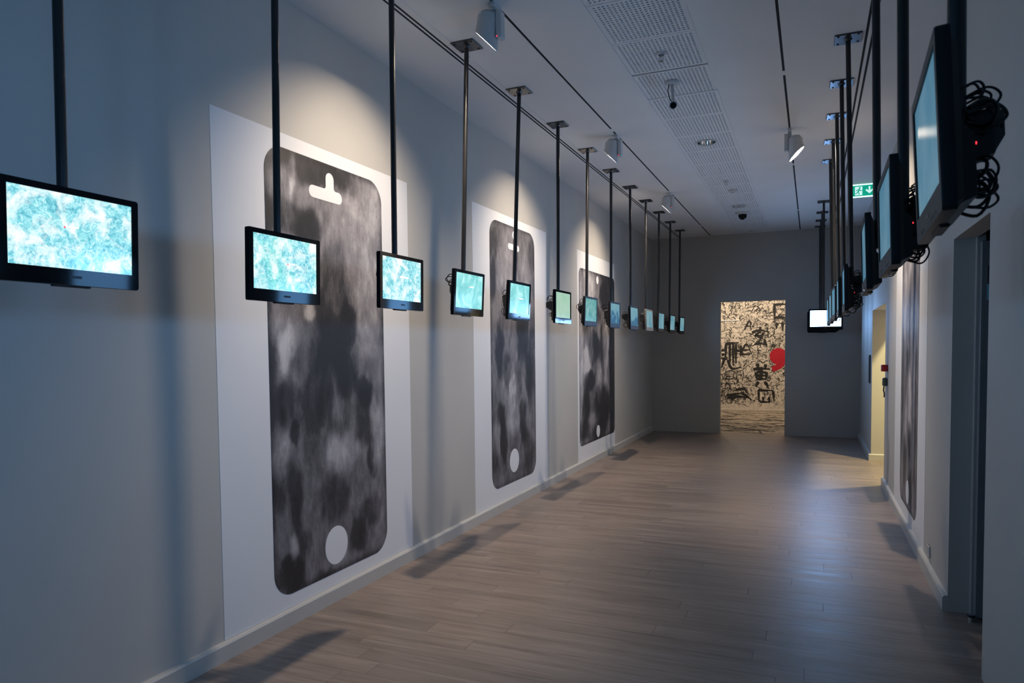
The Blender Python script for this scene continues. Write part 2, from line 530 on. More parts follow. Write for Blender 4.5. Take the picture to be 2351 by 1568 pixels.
def far_floor():
    m, nt, b = new_mat('ink_streaked_floor'); L = nt.links.new
    g = N(nt, 'ShaderNodeNewGeometry')
    mp = N(nt, 'ShaderNodeMapping'); mp.inputs['Scale'].default_value = (1.6, 4.5, 1); L(g.outputs['Position'], mp.inputs[0])
    n = N(nt, 'ShaderNodeTexNoise', Scale=3.2, Detail=8.0, Roughness=0.7, Distortion=1.8); L(mp.outputs[0], n.inputs['Vector'])
    r = ramp(nt, [(0.36, (0.02, 0.018, 0.015)), (0.46, (0.14, 0.11, 0.085)), (0.54, (0.50, 0.41, 0.31)), (0.8, (0.62, 0.53, 0.42))], n.outputs['Fac'])
    L(r.outputs[0], b.inputs['Base Color']); b.inputs['Roughness'].default_value = 0.6
    return m


mb = MB(); mb.box(-5, 3, YB + 0.15, YM, -0.08, 0.0)
far = structure('floor_far', mb, far_floor())
rf = random.Random(4); mb = MB()
for k in range(260):
    x, y = rf.uniform(-3.2, .8), rf.uniform(YB + .25, YM - .1)
    pts = [Vector((x, y, .0015))]; da = rf.uniform(-.5, .5) + rf.choice((0, PI))
    for i in range(rf.randint(2, 4)):
        da += rf.uniform(-.5, .5); pts.append(pts[-1] + Vector((math.cos(da), math.sin(da), 0)) * rf.uniform(.08, .3))
    pts = catmull(pts, 4); w = rf.uniform(.008, .04); L_ = []; R_ = []
    for i, p in enumerate(pts):
        d = pts[min(i + 1, len(pts) - 1)] - pts[max(i - 1, 0)]; nn = Vector((-d.y, d.x, 0)).normalized() * w * (.4 + .6 * math.sin(PI * (i + .5) / len(pts)))
        L_.append(p + nn); R_.append(p - nn)
    n_ = len(L_); mb.add(L_ + R_, [(n_ + i, n_ + i + 1, i + 1, i) for i in range(n_ - 1)])
tag(mb.build('floor_ink', M['ink'] if rf else None, far), kind='stuff')


def mural_mat():
    m, nt, b = new_mat('mural_paper'); L = nt.links.new
    g = N(nt, 'ShaderNodeNewGeometry')
    mp = N(nt, 'ShaderNodeMapping'); L(g.outputs['Position'], mp.inputs[0])
    v = N(nt, 'ShaderNodeTexVoronoi', feature='DISTANCE_TO_EDGE', Scale=13.0); nd = N(nt, 'ShaderNodeTexNoise', Scale=9.0, Detail=3.0)
    L(mp.outputs[0], nd.inputs['Vector'])
    va = N(nt, 'ShaderNodeVectorMath', operation='MULTIPLY_ADD'); va.inputs[1].default_value = (.5, .5, .5)
    L(nd.outputs['Color'], va.inputs[0]); L(mp.outputs[0], va.inputs[2]); L(va.outputs[0], v.inputs['Vector'])
    line = ramp(nt, [(0.02, 1.0), (0.07, 0.0)], v.outputs['Distance'])
    n2 = N(nt, 'ShaderNodeTexNoise', Scale=3.0, Detail=4.0, Roughness=0.6); L(mp.outputs[0], n2.inputs['Vector'])
    dens = ramp(nt, [(0.38, 0.0), (0.58, 0.85)], n2.outputs['Fac'])
    mu = N(nt, 'ShaderNodeMath', operation='MULTIPLY'); L(line.outputs[0], mu.inputs[0]); L(dens.outputs[0], mu.inputs[1])
    n3 = N(nt, 'ShaderNodeTexNoise', Scale=11.0, Detail=5.0, Roughness=0.7); L(mp.outputs[0], n3.inputs['Vector'])
    wash = ramp(nt, [(0.55, 0.0), (0.72, 0.6)], n3.outputs['Fac'])
    mx0 = N(nt, 'ShaderNodeMath', operation='MAXIMUM'); L(mu.outputs[0], mx0.inputs[0]); L(wash.outputs[0], mx0.inputs[1])
    mx = N(nt, 'ShaderNodeMix', data_type='RGBA'); L(mx0.outputs[0], mx.inputs[0])
    mx.inputs[6].default_value = (0.70, 0.62, 0.52, 1); mx.inputs[7].default_value = (0.05, 0.045, 0.04, 1)
    L(mx.outputs[2], b.inputs['Base Color']); b.inputs['Roughness'].default_value = 0.7
    return m


mural = tag(empty('ink_mural', (-1.3, YM - 0.001, 0)), 'ink calligraphy mural with a red comma, covering the wall seen through the end doorway', 'mural')
MX0, MX1 = -3.4, 0.8


def on_mural(name, mb, mat):
    o = mb.build(name, mat); o.parent = mural; o.matrix_parent_inverse = Matrix.Translation((1.3, -(YM - 0.001), 0)); return o


mb = MB(); mb.box(MX0, MX1, YM - 0.004, YM - 0.001, 0.0, 3.2)
on_mural('mural_sheet', mb, mural_mat())
mb = MB(); mb.box(-5, 3, YM - 0.02, YM, 0.0, 0.05, 0.004)
structure('baseboard_far', mb, plain('beige_board', (0.52, 0.46, 0.38), .6))


def ribbon(mb, pts, w0, w1, yy):
    yy -= 1e-6 * (len(mb.f) % 400)
    pts = catmull([(p[0], 0, p[1]) for p in pts], 4)
    L_, R_ = [], []
    for i, p in enumerate(pts):
        d = (pts[min(i + 1, len(pts) - 1)] - pts[max(i - 1, 0)])
        nrm = Vector((-d.z, 0, d.x)); nrm = nrm.normalized() if nrm.length > 1e-6 else Vector((1, 0, 0))
        t = i / (len(pts) - 1); w = (w0 + (w1 - w0) * t) * (0.55 + 0.45 * math.sin(PI * min(1, t * 1.15 + .1)))
        L_.append((p.x + nrm.x * w, yy, p.z + nrm.z * w)); R_.append((p.x - nrm.x * w, yy, p.z - nrm.z * w))
    n = len(L_)
    mb.add(L_ + R_, [(i, i + 1, n + i + 1, n + i) for i in range(n - 1)])


rng = random.Random(21)
ink = MB(); wash = MB()
for k in range(13000):
    x = rng.uniform(MX0 + .05, MX1 - .05); z = rng.uniform(0.16, 2.95)
    dense = 0.35 + 0.65 * (0.5 + 0.5 * math.sin(3.1 * x + 1.3) * math.sin(2.3 * z + .6))
    if rng.random() > dense: continue
    s = rng.choice((0.016, 0.02, 0.025, 0.03, 0.04, 0.06)); a = rng.choice((0, PI / 2, PI / 2, rng.uniform(0, PI)))
    pts = []; px, pz, da = x, z, a
    for i in range(rng.randint(2, 4)):
        pts.append((px, pz)); da += rng.uniform(-1.4, 1.4); px += math.cos(da) * s; pz += math.sin(da) * s
    if len(pts) < 2: continue
    g = rng.random()
    ribbon(ink if g < .72 else wash, pts, s * rng.uniform(.09, .22), s * rng.uniform(.07, .18), YM - (0.0052 if g < .72 else 0.0047))
tag(on_mural('ink_scribbles', ink, M['ink']), kind='stuff')
tag(on_mural('wash_marks', wash, M['ink_grey']), kind='stuff')


def strokes(name, cx, cz, sx, sz, lines, w, mat='ink'):
    mb = MB()
    for ln in lines: ribbon(mb, [(cx + px * sx, cz + pz * sz) for px, pz in ln], w * 1.2, w * 1.0, YM - 0.0062)
    return on_mural(name, mb, M[mat])


# two large brushed characters, a dense block of strokes, a frame, a rotated letter
strokes('brushed_character', -1.155, 1.80, .21, .26, [[(0, .95), (.03, .6)], [(-.9, .45), (0, .62), (.95, .45)], [(.0, .5), (-.5, .12), (.1, .18)], [(.35, .42), (.1, -.1), (-.35, -.62)], [(-.55, -.68), (0, -.6), (.55, -.72)], [(.45, -.2), (.6, -.62), (.72, -.95)], [(-.3, .1), (.1, -.1)]], .028)
strokes('brushed_character', -1.12, .86, .21, .30, [[(-.4, 1.0), (-.38, .55)], [(.45, .95), (.42, .55)], [(-.9, .55), (0, .6), (.95, .55)], [(-.55, .3), (-.5, -.25)], [(.55, .32), (.52, -.28)], [(-.55, .3), (0, .34), (.6, .3)], [(-.5, .02), (0, .04), (.5, .02)], [(-.5, -.25), (0, -.22), (.52, -.26)], [(0, .55), (0, -.2)], [(-.3, -.45), (-.6, -.85)], [(.35, -.45), (.6, -.7), (.75, -1.0)]], .034)
strokes('brushed_character', -1.80, 1.38, .26, .36, [[(-.6, .75), (.6, .8)], [(-.55, .75), (-.6, -.2)], [(-.2, .75), (-.2, -.7)], [(.1, .75), (.1, -.75)], [(.35, .7), (.35, -.6)], [(.8, .6), (.75, -.1)], [(-.95, .3), (-.55, .3)], [(-.95, .0), (-.55, .02)], [(-.9, -.3), (-.4, -.25)], [(-.7, -.3), (-.95, -.9)], [(-.4, -.4), (.0, -.95), (.8, -.85)], [(.3, .3), (.9, .2)]], .03)
strokes('brushed_frame', -.70, 2.40, .17, .20, [[(-.9, .8), (.95, .85)], [(-.8, .95), (-.75, -.95)], [(.9, .85), (.85, -.95)], [(-.9, -.75), (.95, -.7)], [(-.5, -1.3), (-.5, -2.0)], [(.3, -1.3), (.3, -2.1)]], .030)
strokes('brushed_letter', -1.47, 1.50, .14, .15, [[(-.9, -.8), (0, .9), (.9, -.7)], [(-.5, -.1), (.6, -.05)], [(-.9, -.8), (.9, -.7)]], .022)
strokes('brushed_letter', -1.42, 2.07, .12, .14, [[(-.8, -.7), (.2, .9), (.5, -.8)], [(-.4, .0), (.5, -.05)]], .02)
strokes('brushed_roof', -1.85, .78, .18, .22, [[(-.8, .6), (0, .95), (.8, .6), (.9, -.6)], [(-.5, .3), (.4, .32)], [(-.5, .0), (.4, .02)], [(-.6, -.5), (.5, -.48)], [(-.1, .3), (-.1, -.5)]], .010)
strokes('brushed_lump', -1.65, .40, .28, .14, [[(-1, -.2), (-.3, .1), (.5, .4)], [(-.2, .9), (.5, 1.0), (.7, .3)], [(-.9, -.6), (0, -.3), (.9, -.5)], [(.2, .4), (.7, -.2), (1.1, -.9)], [(-.6, -.9), (-.2, -.5)]], .03)
strokes('brushed_box', -1.02, .36, .19, .17, [[(-.9, .9), (.9, .9)], [(-.85, .9), (-.8, -.7)], [(-.7, -.7), (.5, -.75)], [(-.3, .0), (-.3, -.7)], [(.4, .0), (.45, -.75)], [(.9, .8), (1.0, -.6)]], .026)
strokes('brushed_line', -1.18, 1.35, .02, .10, [[(0, 1), (0, -1)]], .006)
mb = MB(); cx, cz, r = -0.74, 1.335, 0.195
mb.add([(cx + r * math.cos(t), YM - .0078, cz + r * math.sin(t)) for t in np.linspace(0, 2 * PI, 40)[:-1]], [tuple(range(39))])
tl = [(cx + .19, cz - .02), (cx + .16, cz - .17), (cx + .07, cz - .29), (cx - .12, cz - .375), (cx - .155, cz - .25), (cx - .03, cz - .19), (cx + .03, cz - .10)]
mb.add([(px, YM - .0076, pz) for px, pz in tl], [(0, 1, 6), (1, 2, 5, 6), (2, 3, 4, 5)])
on_mural('red_comma', mb, M['ink_red'])
mb = MB(); mb.box(-2.5, -1.62, YM - .03, YM - .008, 2.20, 2.235); mb.box(-1.645, -1.62, YM - .03, YM - .008, 0.8, 2.235)
mb2 = MB(); mb2.box(-2.6, -1.625, YM - .020, YM - .0085, 2.205, 2.228)
tag(mb2.build('white_rail', M['paper']), 'short white rail on the ink mural, seen through the end doorway', 'rail')
mb2 = MB(); mb2.box(-2.6, -1.86, YM - 1.2, YM - 0.85, 0.385, 0.42, 0.006); mb2.box(-2.6, -2.5, YM - 1.2, YM - .85, 0, .385); mb2.box(-2.02, -1.95, YM - 1.1, YM - .95, 0, .385, 0.004)
# ------------------------------------------------------------------ wall posters
BL1 = [(3.451, 2.309, 0.106, 0.13, 0, -1), (3.209, 2.371, 0.206, 0.099, 0, -0.7), (3.587, 2.687, 0.338, 0.075, 0, -0.8), (3.688, 1.907, 0.137, 0.303, 0, -0.7), (3.858, 1.788, 0.082, 0.128, 0.1, -1), (3.81, 1.49, 0.124, 0.17, -0.1, -0.9), (3.671, 1.411, 0.207, 0.304, 0, -0.75), (3.488, 1.658, 0.126, 0.238, 0, -0.4), (3.998, 1.308, 0.072, 0.083, 0, -1), (3.997, 1.131, 0.082, 0.148, 0, -0.8), (3.355, 1.27, 0.223, 0.129, 0, -0.45), (3.288, 1.122, 0.049, 0.064, 0, -0.8), (4.06, 0.854, 0.037, 0.12, 0, -0.7), (3.296, 0.708, 0.054, 0.206, 0, -0.8), (3.153, 0.838, 0.065, 0.149, 0, -0.5), (3.645, 0.665, 0.159, 0.111, 0.4, -0.5), (3.89, 0.337, 0.094, 0.088, 0, -0.9), (3.372, 0.429, 0.056, 0.066, 0, -0.6), (3.236, 0.285, 0.106, 0.084, 0, -1), (3.541, 0.192, 0.086, 0.055, 0, -0.5), (4.046, 0.464, 0.106, 0.09, 0, -0.5), (3.144, 1.36, 0.057, 0.295, 0, -0.5), (3.476, 1.074, 0.083, 0.239, 0, -0.35), (3.233, 1.543, 0.063, 0.155, -0.35, 1), (3.463, 1.86, 0.049, 0.052, 0, 1.2), (3.711, 1.298, 0.059, 0.153, 0.05, 0.9), (3.489, 1.326, 0.037, 0.093, 0, 0.6), (3.164, 1.036, 0.072, 0.149, 0, 0.55), (3.745, 0.943, 0.151, 0.107, 0, 0.7), (4.15, 1.025, 0.087, 0.183, 0, 0.7), (3.256, 0.434, 0.038, 0.077, 0.2, 0.7), (4.15, 2.292, 0.164, 0.24, 0, 0.4), (3.81, 2.166, 0.218, 0.309, 0, 0.35), (4.041, 2.57, 0.211, 0.132, 0, 0.45), (3.336, 2.656, 0.027, 0.126, -0.1, 0.9), (3.25, 2.501, 0.074, 0.149, 0, 0.3), (3.853, 1.374, 0.029, 0.143, 0, 0.6), (3.203, 1.705, 0.073, 0.149, 0, 0.3), (3.41, 1.709, 0.101, 0.117, 0, 0.35), (4.07, 1.929, 0.132, 0.178, 0, 0.4), (3.984, 1.632, 0.154, 0.117, 0, 0.35), (3.7, 0.315, 0.092, 0.084, 0, 0.3)]
BL2 = [(6.151, 2.584, 0.081, 0.165, 0, -0.5), (6.254, 1.55, 0.084, 0.232, 0, -0.9), (6.841, 1.794, 0.122, 0.272, 0, -0.9), (7.013, 1.31, 0.089, 0.28, 0.1, -0.7), (6.335, 0.671, 0.064, 0.236, 0.1, -1.1), (6.278, 0.913, 0.074, 0.106, 0, -0.9), (6.886, 0.716, 0.087, 0.129, 0, -0.9), (6.843, 0.95, 0.086, 0.114, 0, -0.6), (6.122, 2.252, 0.06, 0.165, 0, -0.6), (7.122, 1.588, 0.065, 0.33, 0, -0.6), (6.452, 1.375, 0.066, 0.173, 0, -0.4), (6.735, 1.365, 0.071, 0.225, 0, -0.4), (6.113, 0.51, 0.102, 0.125, 0, -0.5), (7.017, 0.466, 0.129, 0.188, 0, -0.5), (7.134, 2.572, 0.078, 0.187, 0, -0.4), (6.615, 1.214, 0.104, 0.098, 0, 0.6), (6.541, 0.976, 0.102, 0.198, 0, 0.7), (6.338, 1.165, 0.086, 0.171, 0, 0.4), (6.426, 2.406, 0.199, 0.257, 0, 0.4), (6.94, 2.322, 0.15, 0.275, 0, 0.35), (6.753, 2.038, 0.18, 0.179, 0, 0.35), (6.201, 1.843, 0.082, 0.167, 0, 0.3), (6.723, 0.915, 0.059, 0.18, -0.1, 0.5), (6.201, 0.751, 0.073, 0.169, 0, 0.4), (6.623, 1.502, 0.163, 0.177, 0, 0.3)]
BL3 = [(10.023, 2.335, 0.215, 0.158, 0, -1), (9.517, 1.578, 0.263, 0.182, 0, -0.9), (9.903, 0.756, 0.333, 0.253, 0, -1), (9.09, 0.82, 0.161, 0.234, 0, -0.8), (9.299, 1.162, 0.21, 0.119, 0, -0.8), (9.59, 2.065, 0.221, 0.122, 0, -0.6), (10.448, 1.573, 0.154, 1.323, 0, -0.7), (9.024, 0.475, 0.2, 0.117, 0, -0.6), (9.714, 0.397, 0.346, 0.125, 0, -0.6), (9.209, 1.814, 0.123, 0.176, 0, -0.5), (9.963, 1.576, 0.141, 0.379, 0, -0.5), (10.218, 2.603, 0.349, 0.128, 0, -0.6), (8.929, 2.493, 0.096, 0.171, 0, -0.4), (9.221, 2.401, 0.29, 0.205, 0, 0.7), (9.245, 1.579, 0.165, 0.266, 0, 0.8), (10.083, 1.703, 0.144, 0.383, 0, 0.7), (9.102, 1.404, 0.161, 0.175, 0, 0.8), (8.873, 1.58, 0.076, 1.028, 0, 0.7), (9.727, 1.081, 0.136, 0.248, 0, 0.5), (10.073, 1.128, 0.096, 0.256, 0, 0.5), (9.434, 0.55, 0.261, 0.121, 0, 0.4), (8.99, 0.712, 0.098, 0.174, 0, 0.3)]
BL4 = [(6.5, 1.9, .06, .35, 0, -.8), (6.9, 1.45, .05, .12, 0, -1), (6.78, 1.75, .05, .3, 0, -.6), (7.2, 1.2, .06, .5, 0, -.5), (6.35, 1.0, .06, .6, 0, -.6), (6.7, .8, .08, .15, 0, -.7), (7.0, .6, .1, .2, 0, -.6), (6.6, .4, .1, .12, 0, -.8), (7.1, 2.1, .1, .4, 0, .5), (6.7, 1.1, .08, .25, 0, .7), (6.95, .95, .06, .2, 0, .5), (6.45, 1.4, .05, .3, 0, .4), (6.85, 2.3, .1, .3, 0, .4)]


def vnoise(a, b_, seed):
    r = np.random.RandomState(seed); T = r.rand(64, 64)
    ia, ib = np.floor(a).astype(int), np.floor(b_).astype(int); fa, fb = a - ia, b_ - ib
    fa = fa * fa * (3 - 2 * fa); fb = fb * fb * (3 - 2 * fb)
    g = lambda i, j: T[i % 64, j % 64]
    return (g(ia, ib) * (1 - fa) + g(ia + 1, ib) * fa) * (1 - fb) + (g(ia, ib + 1) * (1 - fa) + g(ia + 1, ib + 1) * fa) * fb


def fbm(a, b_, seed, o=4):
    s = 0; w = 0.5
    for k in range(o):
        s = s + w * vnoise(a * 2 ** k + 7.1 * k, b_ * 2 ** k + 3.7 * k, seed + k); w *= .5
    return s / (1 - .5 ** o)


def poster(label, wall_x, side, panel, pic, rad, blobs, cuts, seed, base=.5, amp=.34, contrast=1.0, edge=0.0):
    """side +1: on the left wall facing +x."""
    y0, y1, z0, z1 = panel
    t = tag(empty('wall_poster', (wall_x, (y0 + y1) / 2, z0)), label, 'poster', 'phone-shaped prints on white paper')
    inv = Matrix.Translation((-wall_x, -(y0 + y1) / 2, -z0))

    def part(name, mb, mat):
        o = mb.build(name, mat, t); o.matrix_parent_inverse = inv; return o
    e = wall_x + side * 0.0015
    mb = MB(); mb.box(min(wall_x - side * .0005, e), max(wall_x - side * .0005, e), y0, y1, z0, z1)
    part('paper_sheet', mb, M['paper'])
    a, b_, c, d = pic
    nu, nv = 130, 280
    # denser rows inside the rounded corners
    vv = np.concatenate([rad * (1 - np.cos(np.linspace(0, PI / 2, 24))), np.linspace(rad, (d - c) - rad, nv)[1:-1], (d - c) - rad * (1 - np.cos(np.linspace(PI / 2, 0, 24)))])
    verts = []; Z = []; Y = []
    for v_ in vv:
        dz = rad - v_ if v_ < rad else (v_ - ((d - c) - rad) if v_ > (d - c) - rad else 0)
        ins = rad - math.sqrt(max(0, rad * rad - dz * dz)) if dz > 0 else 0
        row = np.linspace(a + ins, b_ - ins, nu)
        Y.append(row); Z.append(np.full(nu, c + v_))
    Y = np.array(Y); Z = np.array(Z)
    wy = (fbm(Y * 9, Z * 6, seed + 50) - .5) * .10; wz = (fbm(Y * 8, Z * 5, seed + 70) - .5) * .16
    tone = np.full(Y.shape, base)
    for (by, bz, ry, rz, ang, am) in blobs:
        dy, dz = Y + wy - by, Z + wz - bz
        ca, sa = math.cos(ang), math.sin(ang)
        q = ((dy * ca + dz * sa) / (ry * 1.15)) ** 2 + ((-dy * sa + dz * ca) / (rz * 1.15)) ** 2
        tone += (1.55 if am < 0 else 1.25) * amp * am * np.exp(-q ** 2.6 * .8)
    tone += (fbm(Y * 7, Z * 4, seed) - .5) * .34 + (fbm(Y * 26, Z * 12, seed + 9) - .5) * .30
    if edge:
        de = np.minimum(np.minimum(Y - a, b_ - Y), np.minimum(Z - c, d - Z))
        tone += -edge * np.exp(-(de / .03) ** 2)
    R, Cn = Y.shape
    x = wall_x + side * 0.003
    V = np.stack([np.full(Y.size, x), Y.ravel(), Z.ravel()], 1)
    idx = np.arange(R * Cn).reshape(R, Cn)
    q = np.stack([idx[:-1, :-1], idx[:-1, 1:], idx[1:, 1:], idx[1:, :-1]], -1).reshape(-1, 4)
    if side < 0: q = q[:, ::-1]
    me = bpy.data.meshes.new('phone_print'); me.from_pydata(V.tolist(), [], q.tolist())
    at = me.attributes.new('tone', 'FLOAT', 'POINT'); at.data.foreach_set('value', np.clip(tone, 0, 1).ravel().astype(np.float32))
    me.materials.append(print_mat('smeared_print', seed, contrast))
    o = bpy.data.objects.new('phone_print', me); COL.objects.link(o); o.parent = t; o.matrix_parent_inverse = inv
    for name, poly in cuts:
        mb = MB(); n = len(poly); xo = wall_x + side * .0045; xi = wall_x + side * .0025
        mb.loft([[(xi, p, q_) for p, q_ in poly], [(xo, p, q_) for p, q_ in poly]])
        part(name, mb, M['paper'])
    return t


def circ(cy, cz, r, rz=None, n=36):
    return [(cy + r * math.cos(2 * PI * i / n), cz + (rz or r) * math.sin(2 * PI * i / n)) for i in range(n)]


def slot(cy, cz, w, h, n=10):
    r = h / 2
    return [(cy + w / 2 - r + r * math.cos(t), cz + r * math.sin(t)) for t in np.linspace(-PI / 2, PI / 2, n)] + \
           [(cy - w / 2 + r + r * math.cos(t), cz + r * math.sin(t)) for t in np.linspace(PI / 2, 3 * PI / 2, n)]


def tee(cy, cz, w, h, sw, sh, o=0.0):
    """slot with a rounded stem rising from its middle."""
    r = h / 2; s = sw / 2; f = .018; out = []
    out += [(cy + w / 2 - r + r * math.cos(t), cz + r * math.sin(t)) for t in np.linspace(-PI / 2, PI / 2, 10)]
    out += [(cy + o + s + f - f * math.sin(t), cz + r + f - f * math.cos(t)) for t in np.linspace(0, PI / 2, 6)]
    out += [(cy + o + s * math.cos(t), cz + r + sh - s + s * math.sin(t)) for t in np.linspace(0, PI, 10)]
    out += [(cy + o - s - f + f * math.cos(t), cz + r + f - f * math.sin(t)) for t in np.linspace(0, PI / 2, 6)]
    out += [(cy - w / 2 + r + r * math.cos(t), cz + r * math.sin(t)) for t in np.linspace(PI / 2, 3 * PI / 2, 10)]
    return out


poster('nearest wall poster on the left, dark phone-shaped smear print with a T-shaped white cutout', XL, 1, (2.722, 4.597, BH + .002, 2.832), (3.096, 4.247, .175, 2.75), .15, BL1,
       [('speaker_cutout', tee(3.632, 2.556, .325, .074, .080, .105, .04)), ('home_button_cutout', circ(3.665, .35, .115, .122))], 3, .57, .31, edge=.25)
poster('middle of the three left wall posters, grey phone-shaped print with feather-like smears', XL, 1, (5.69, 7.587, BH + .002, 2.9), (6.056, 7.212, .235, 2.816), .15, BL2,
       [('speaker_cutout', slot(6.634, 2.610, .29, .06)), ('camera_cutout', circ(6.644, 2.732, .042)), ('home_button_cutout', circ(6.60, .45, .12))], 8, .52, .30, edge=.15)
poster('farthest left wall poster, tablet-shaped black and white smoky print', XL, 1, (8.735, 10.596, BH + .002, 2.854), (8.81, 10.585, .29, 2.632), .09, BL3,
       [('camera_cutout', circ(9.66, 2.535, .055)), ('home_button_cutout', circ(9.67, .405, .085))], 14, .55, .38, 1.3, edge=.2)
poster('wall poster on the right wall between the two doorways, phone-shaped smear print', XR, -1, (5.80, 7.83, BH + .002, 2.85), (6.215, 7.33, .20, 2.75), .14, BL4,
       [('home_button_cutout', circ(6.76, .34, .1)), ('speaker_cutout', slot(6.76, 2.52, .3, .1))], 23, .60, .34, edge=.2)

# ------------------------------------------------------------------ televisions on ceiling poles
TW, THT = 0.445, 0.295           # outer size
SW, SH = 0.397, 0.225            # screen
ST = 0.0205                      # top bezel


def rrect(w, h, r, n=5):
    P = []
    for sx, sz, a in ((1, -1, -PI / 2), (1, 1, 0), (-1, 1, PI / 2), (-1, -1, PI)):
        for i in range(n):
            t = a + (PI / 2) * i / (n - 1)
            P.append((sx * (w / 2 - r) + r * math.cos(t), sz * (h / 2 - r) + r * math.sin(t)))
    return P


def bezel_mesh():
    mb = MB(); outer = rrect(TW, THT, .008); n = len(outer)
    top, bot = THT / 2 - ST, THT / 2 - ST - SH
    inner = [(max(-SW / 2, min(SW / 2, px * 5)), max(bot, min(top, pz * 5))) for px, pz in outer]
    o2 = [(px * .994, pz * .991) for px, pz in outer]
    rings = [[(px, .022, pz) for px, pz in outer], [(px, .003, pz) for px, pz in outer], [(px, .0, pz) for px, pz in o2],
             [(px, .0, pz) for px, pz in inner], [(px, .006, pz) for px, pz in inner]]
    mb.loft(rings, cap=False)
    mb.add([(px, .022, pz) for px, pz in outer], [tuple(range(n - 1, -1, -1))])
    return mb


BEZ = {k: bezel_mesh().mesh('casing', M[k], True) for k in ('gloss', 'case', 'silver_case')}
mb = MB()
def bk(w, h, z, y): return [(w * a, y, z + h * b_) for a, b_ in ((-.5, -.5), (.5, -.5), (.5, .5), (-.5, .5))]
mb.loft([bk(.43, .278, 0, .0215), bk(.40, .235, -.010, .034)]); mb.loft([bk(.36, .14, -.062, .032), bk(.32, .10, -.070, .058)])
for i in range(9): mb.box(-.13 + i * .03, -.118 + i * .03, .057, .0595, -.105, -.045)
mb.box(-.06, .06, .012, .030, -THT / 2 - .005, -THT / 2 + .002, .002)
BACK = mb.mesh('back_cover', M['case'])
mb = MB(); mb.cyl((0, 0, 0), (0, 0, -1), .0155, n=18)
POLE = mb.mesh('pole', M['black'], True)
mb = MB(); mb.box(-.082, .082, -.082, .082, -.010, -.0005, .003); mb.cyl((0, 0, -.010), (0, 0, -.022), .026, .018, 18)
PLATE = mb.mesh('ceiling_plate', M['plate'])
mb = MB(); mb.cyl((0, 0, -.009), (0, 0, -.014), .0075, n=8)
BOLT = mb.mesh('bolt', M['bolt'])
mb = MB(); mb.box(-.055, .055, .0335, .038, -.01, .08, .002); mb.box(-.018, .018, .037, .048, .0, .06, .002)
for sx in (-.045, .045):
    for sz in (.0, .07): mb.cyl((sx, .037, sz), (sx, .042, sz), .005, n=8)
BRACKET = mb.mesh('bracket', M['black'])
ADAPTERS = []
for k in range(3):
    mb = MB()
    if k == 0: mb.loft([[(-.045, .062, -.035), (-.004, .062, -.035), (-.004, .062, .055), (-.045, .062, .055)], [(-.05, .11, -.02), (-.002, .11, -.02), (-.002, .11, .06), (-.05, .11, .06)], [(-.046, .128, .01), (-.006, .128, .01), (-.006, .128, .055), (-.046, .128, .055)]])
    elif k == 1: mb.box(-.07, .0, .065, .115, -.05, .045, .006); mb.box(-.05, .03, .06, .1, -.09, -.05, .004)
    else: mb.loft([[(-.06, .06, -.06), (.02, .06, -.06), (.02, .06, .05), (-.06, .06, .05)], [(-.055, .10, -.03), (.015, .10, -.03), (.015, .10, .055), (-.055, .10, .055)], [(-.05, .15, .0), (.01, .15, .0), (.01, .15, .045), (-.05, .15, .045)]])
    ADAPTERS.append(mb.mesh('power_adapter', M['box']))


def cable_loops(seed, n, big=1.0):
    r = random.Random(seed); mb = MB()
    for k in range(n):
        x = r.uniform(-.08, .03); y0 = r.uniform(.06, .09); z = r.choice((-.07, .03, .07)) + r.uniform(-.03, .03)
        a = r.uniform(.02, .055) * big; h = r.uniform(.012, .034) * big; tw = r.uniform(-.02, .02)
        pts = [(x, y0 - .015, z + h * .3), (x + tw, y0 + a * .6, z + h), (x + tw * 2, y0 + a, z), (x + tw, y0 + a * .55, z - h), (x - .01, y0 - .015, z - h * .4)]
        mb.tube(catmull(pts, 5), r.choice((.0024, .0032)), 6)
    return mb


CABLES = [cable_loops(s, 8, 1.25).mesh('cable_loop', M['cable'], True) for s in (1, 2, 3, 4)]
CABLE_BIG = [cable_loops(s, 40, 0.95).mesh('cable_bundle', M['cable'], True) for s in (11, 12, 13)]
LED = {}
mb = MB(); mb.cyl((.14, .0595, -.03), (.14, .0625, -.03), .0024, n=8); LED['red'] = mb.mesh('status_light', M['red_led'])
mb = MB(); mb.cyl((0, -.0005, -THT / 2 + .011), (0, .002, -THT / 2 + .011), .0022, n=8); LED['white'] = mb.mesh('power_light', M['white_led'])
mb = MB(); mb.box(-.02, .02, -.0006, .001, -THT / 2 + .022, -THT / 2 + .030); LOGO = mb.mesh('badge', M['bolt'])
mb = MB(); mb.box(-.007, .007, -.0006, .001, -.0035, .0035)
BUTTON = mb.mesh('button', M['case'])
mb = MB(); mb.box(-.024, .024, -.0002, .001, -.003, .003); LABEL = mb.mesh('map_label', emit('label_white', (1, .97, .93), 1.6))
mb = MB(); mb.lathe([(0.0005, 0), (.003, 0.0), (.003, .001), (.0005, .001)], (-.028, -.0002, -.003), (0, 1, 0), 10); PIN = mb.mesh('map_pin', emit('pin_red', (1, .05, .12), 1.2))


def screen_mesh(mat):
    mb = MB(); zt = THT / 2 - ST
    mb.add([(-SW / 2, .004, zt - SH), (SW / 2, .004, zt - SH), (SW / 2, .004, zt), (-SW / 2, .004, zt)], [(0, 1, 2, 3)])
    return mb.mesh('screen', mat)


def disk_light(name, loc, direction, size, power, col, parent=None, spread=180):
    l = bpy.data.lights.new(name, 'AREA'); l.shape = 'DISK'; l.size = size; l.energy = power; l.color = col
    l.spread = math.radians(spread)
    o = bpy.data.objects.new(name, l); COL.objects.link(o)
    if parent is not None: o.parent = parent
    o.location = loc; o.rotation_euler = Vector(direction).to_track_quat('-Z', 'Y').to_euler()
    return o


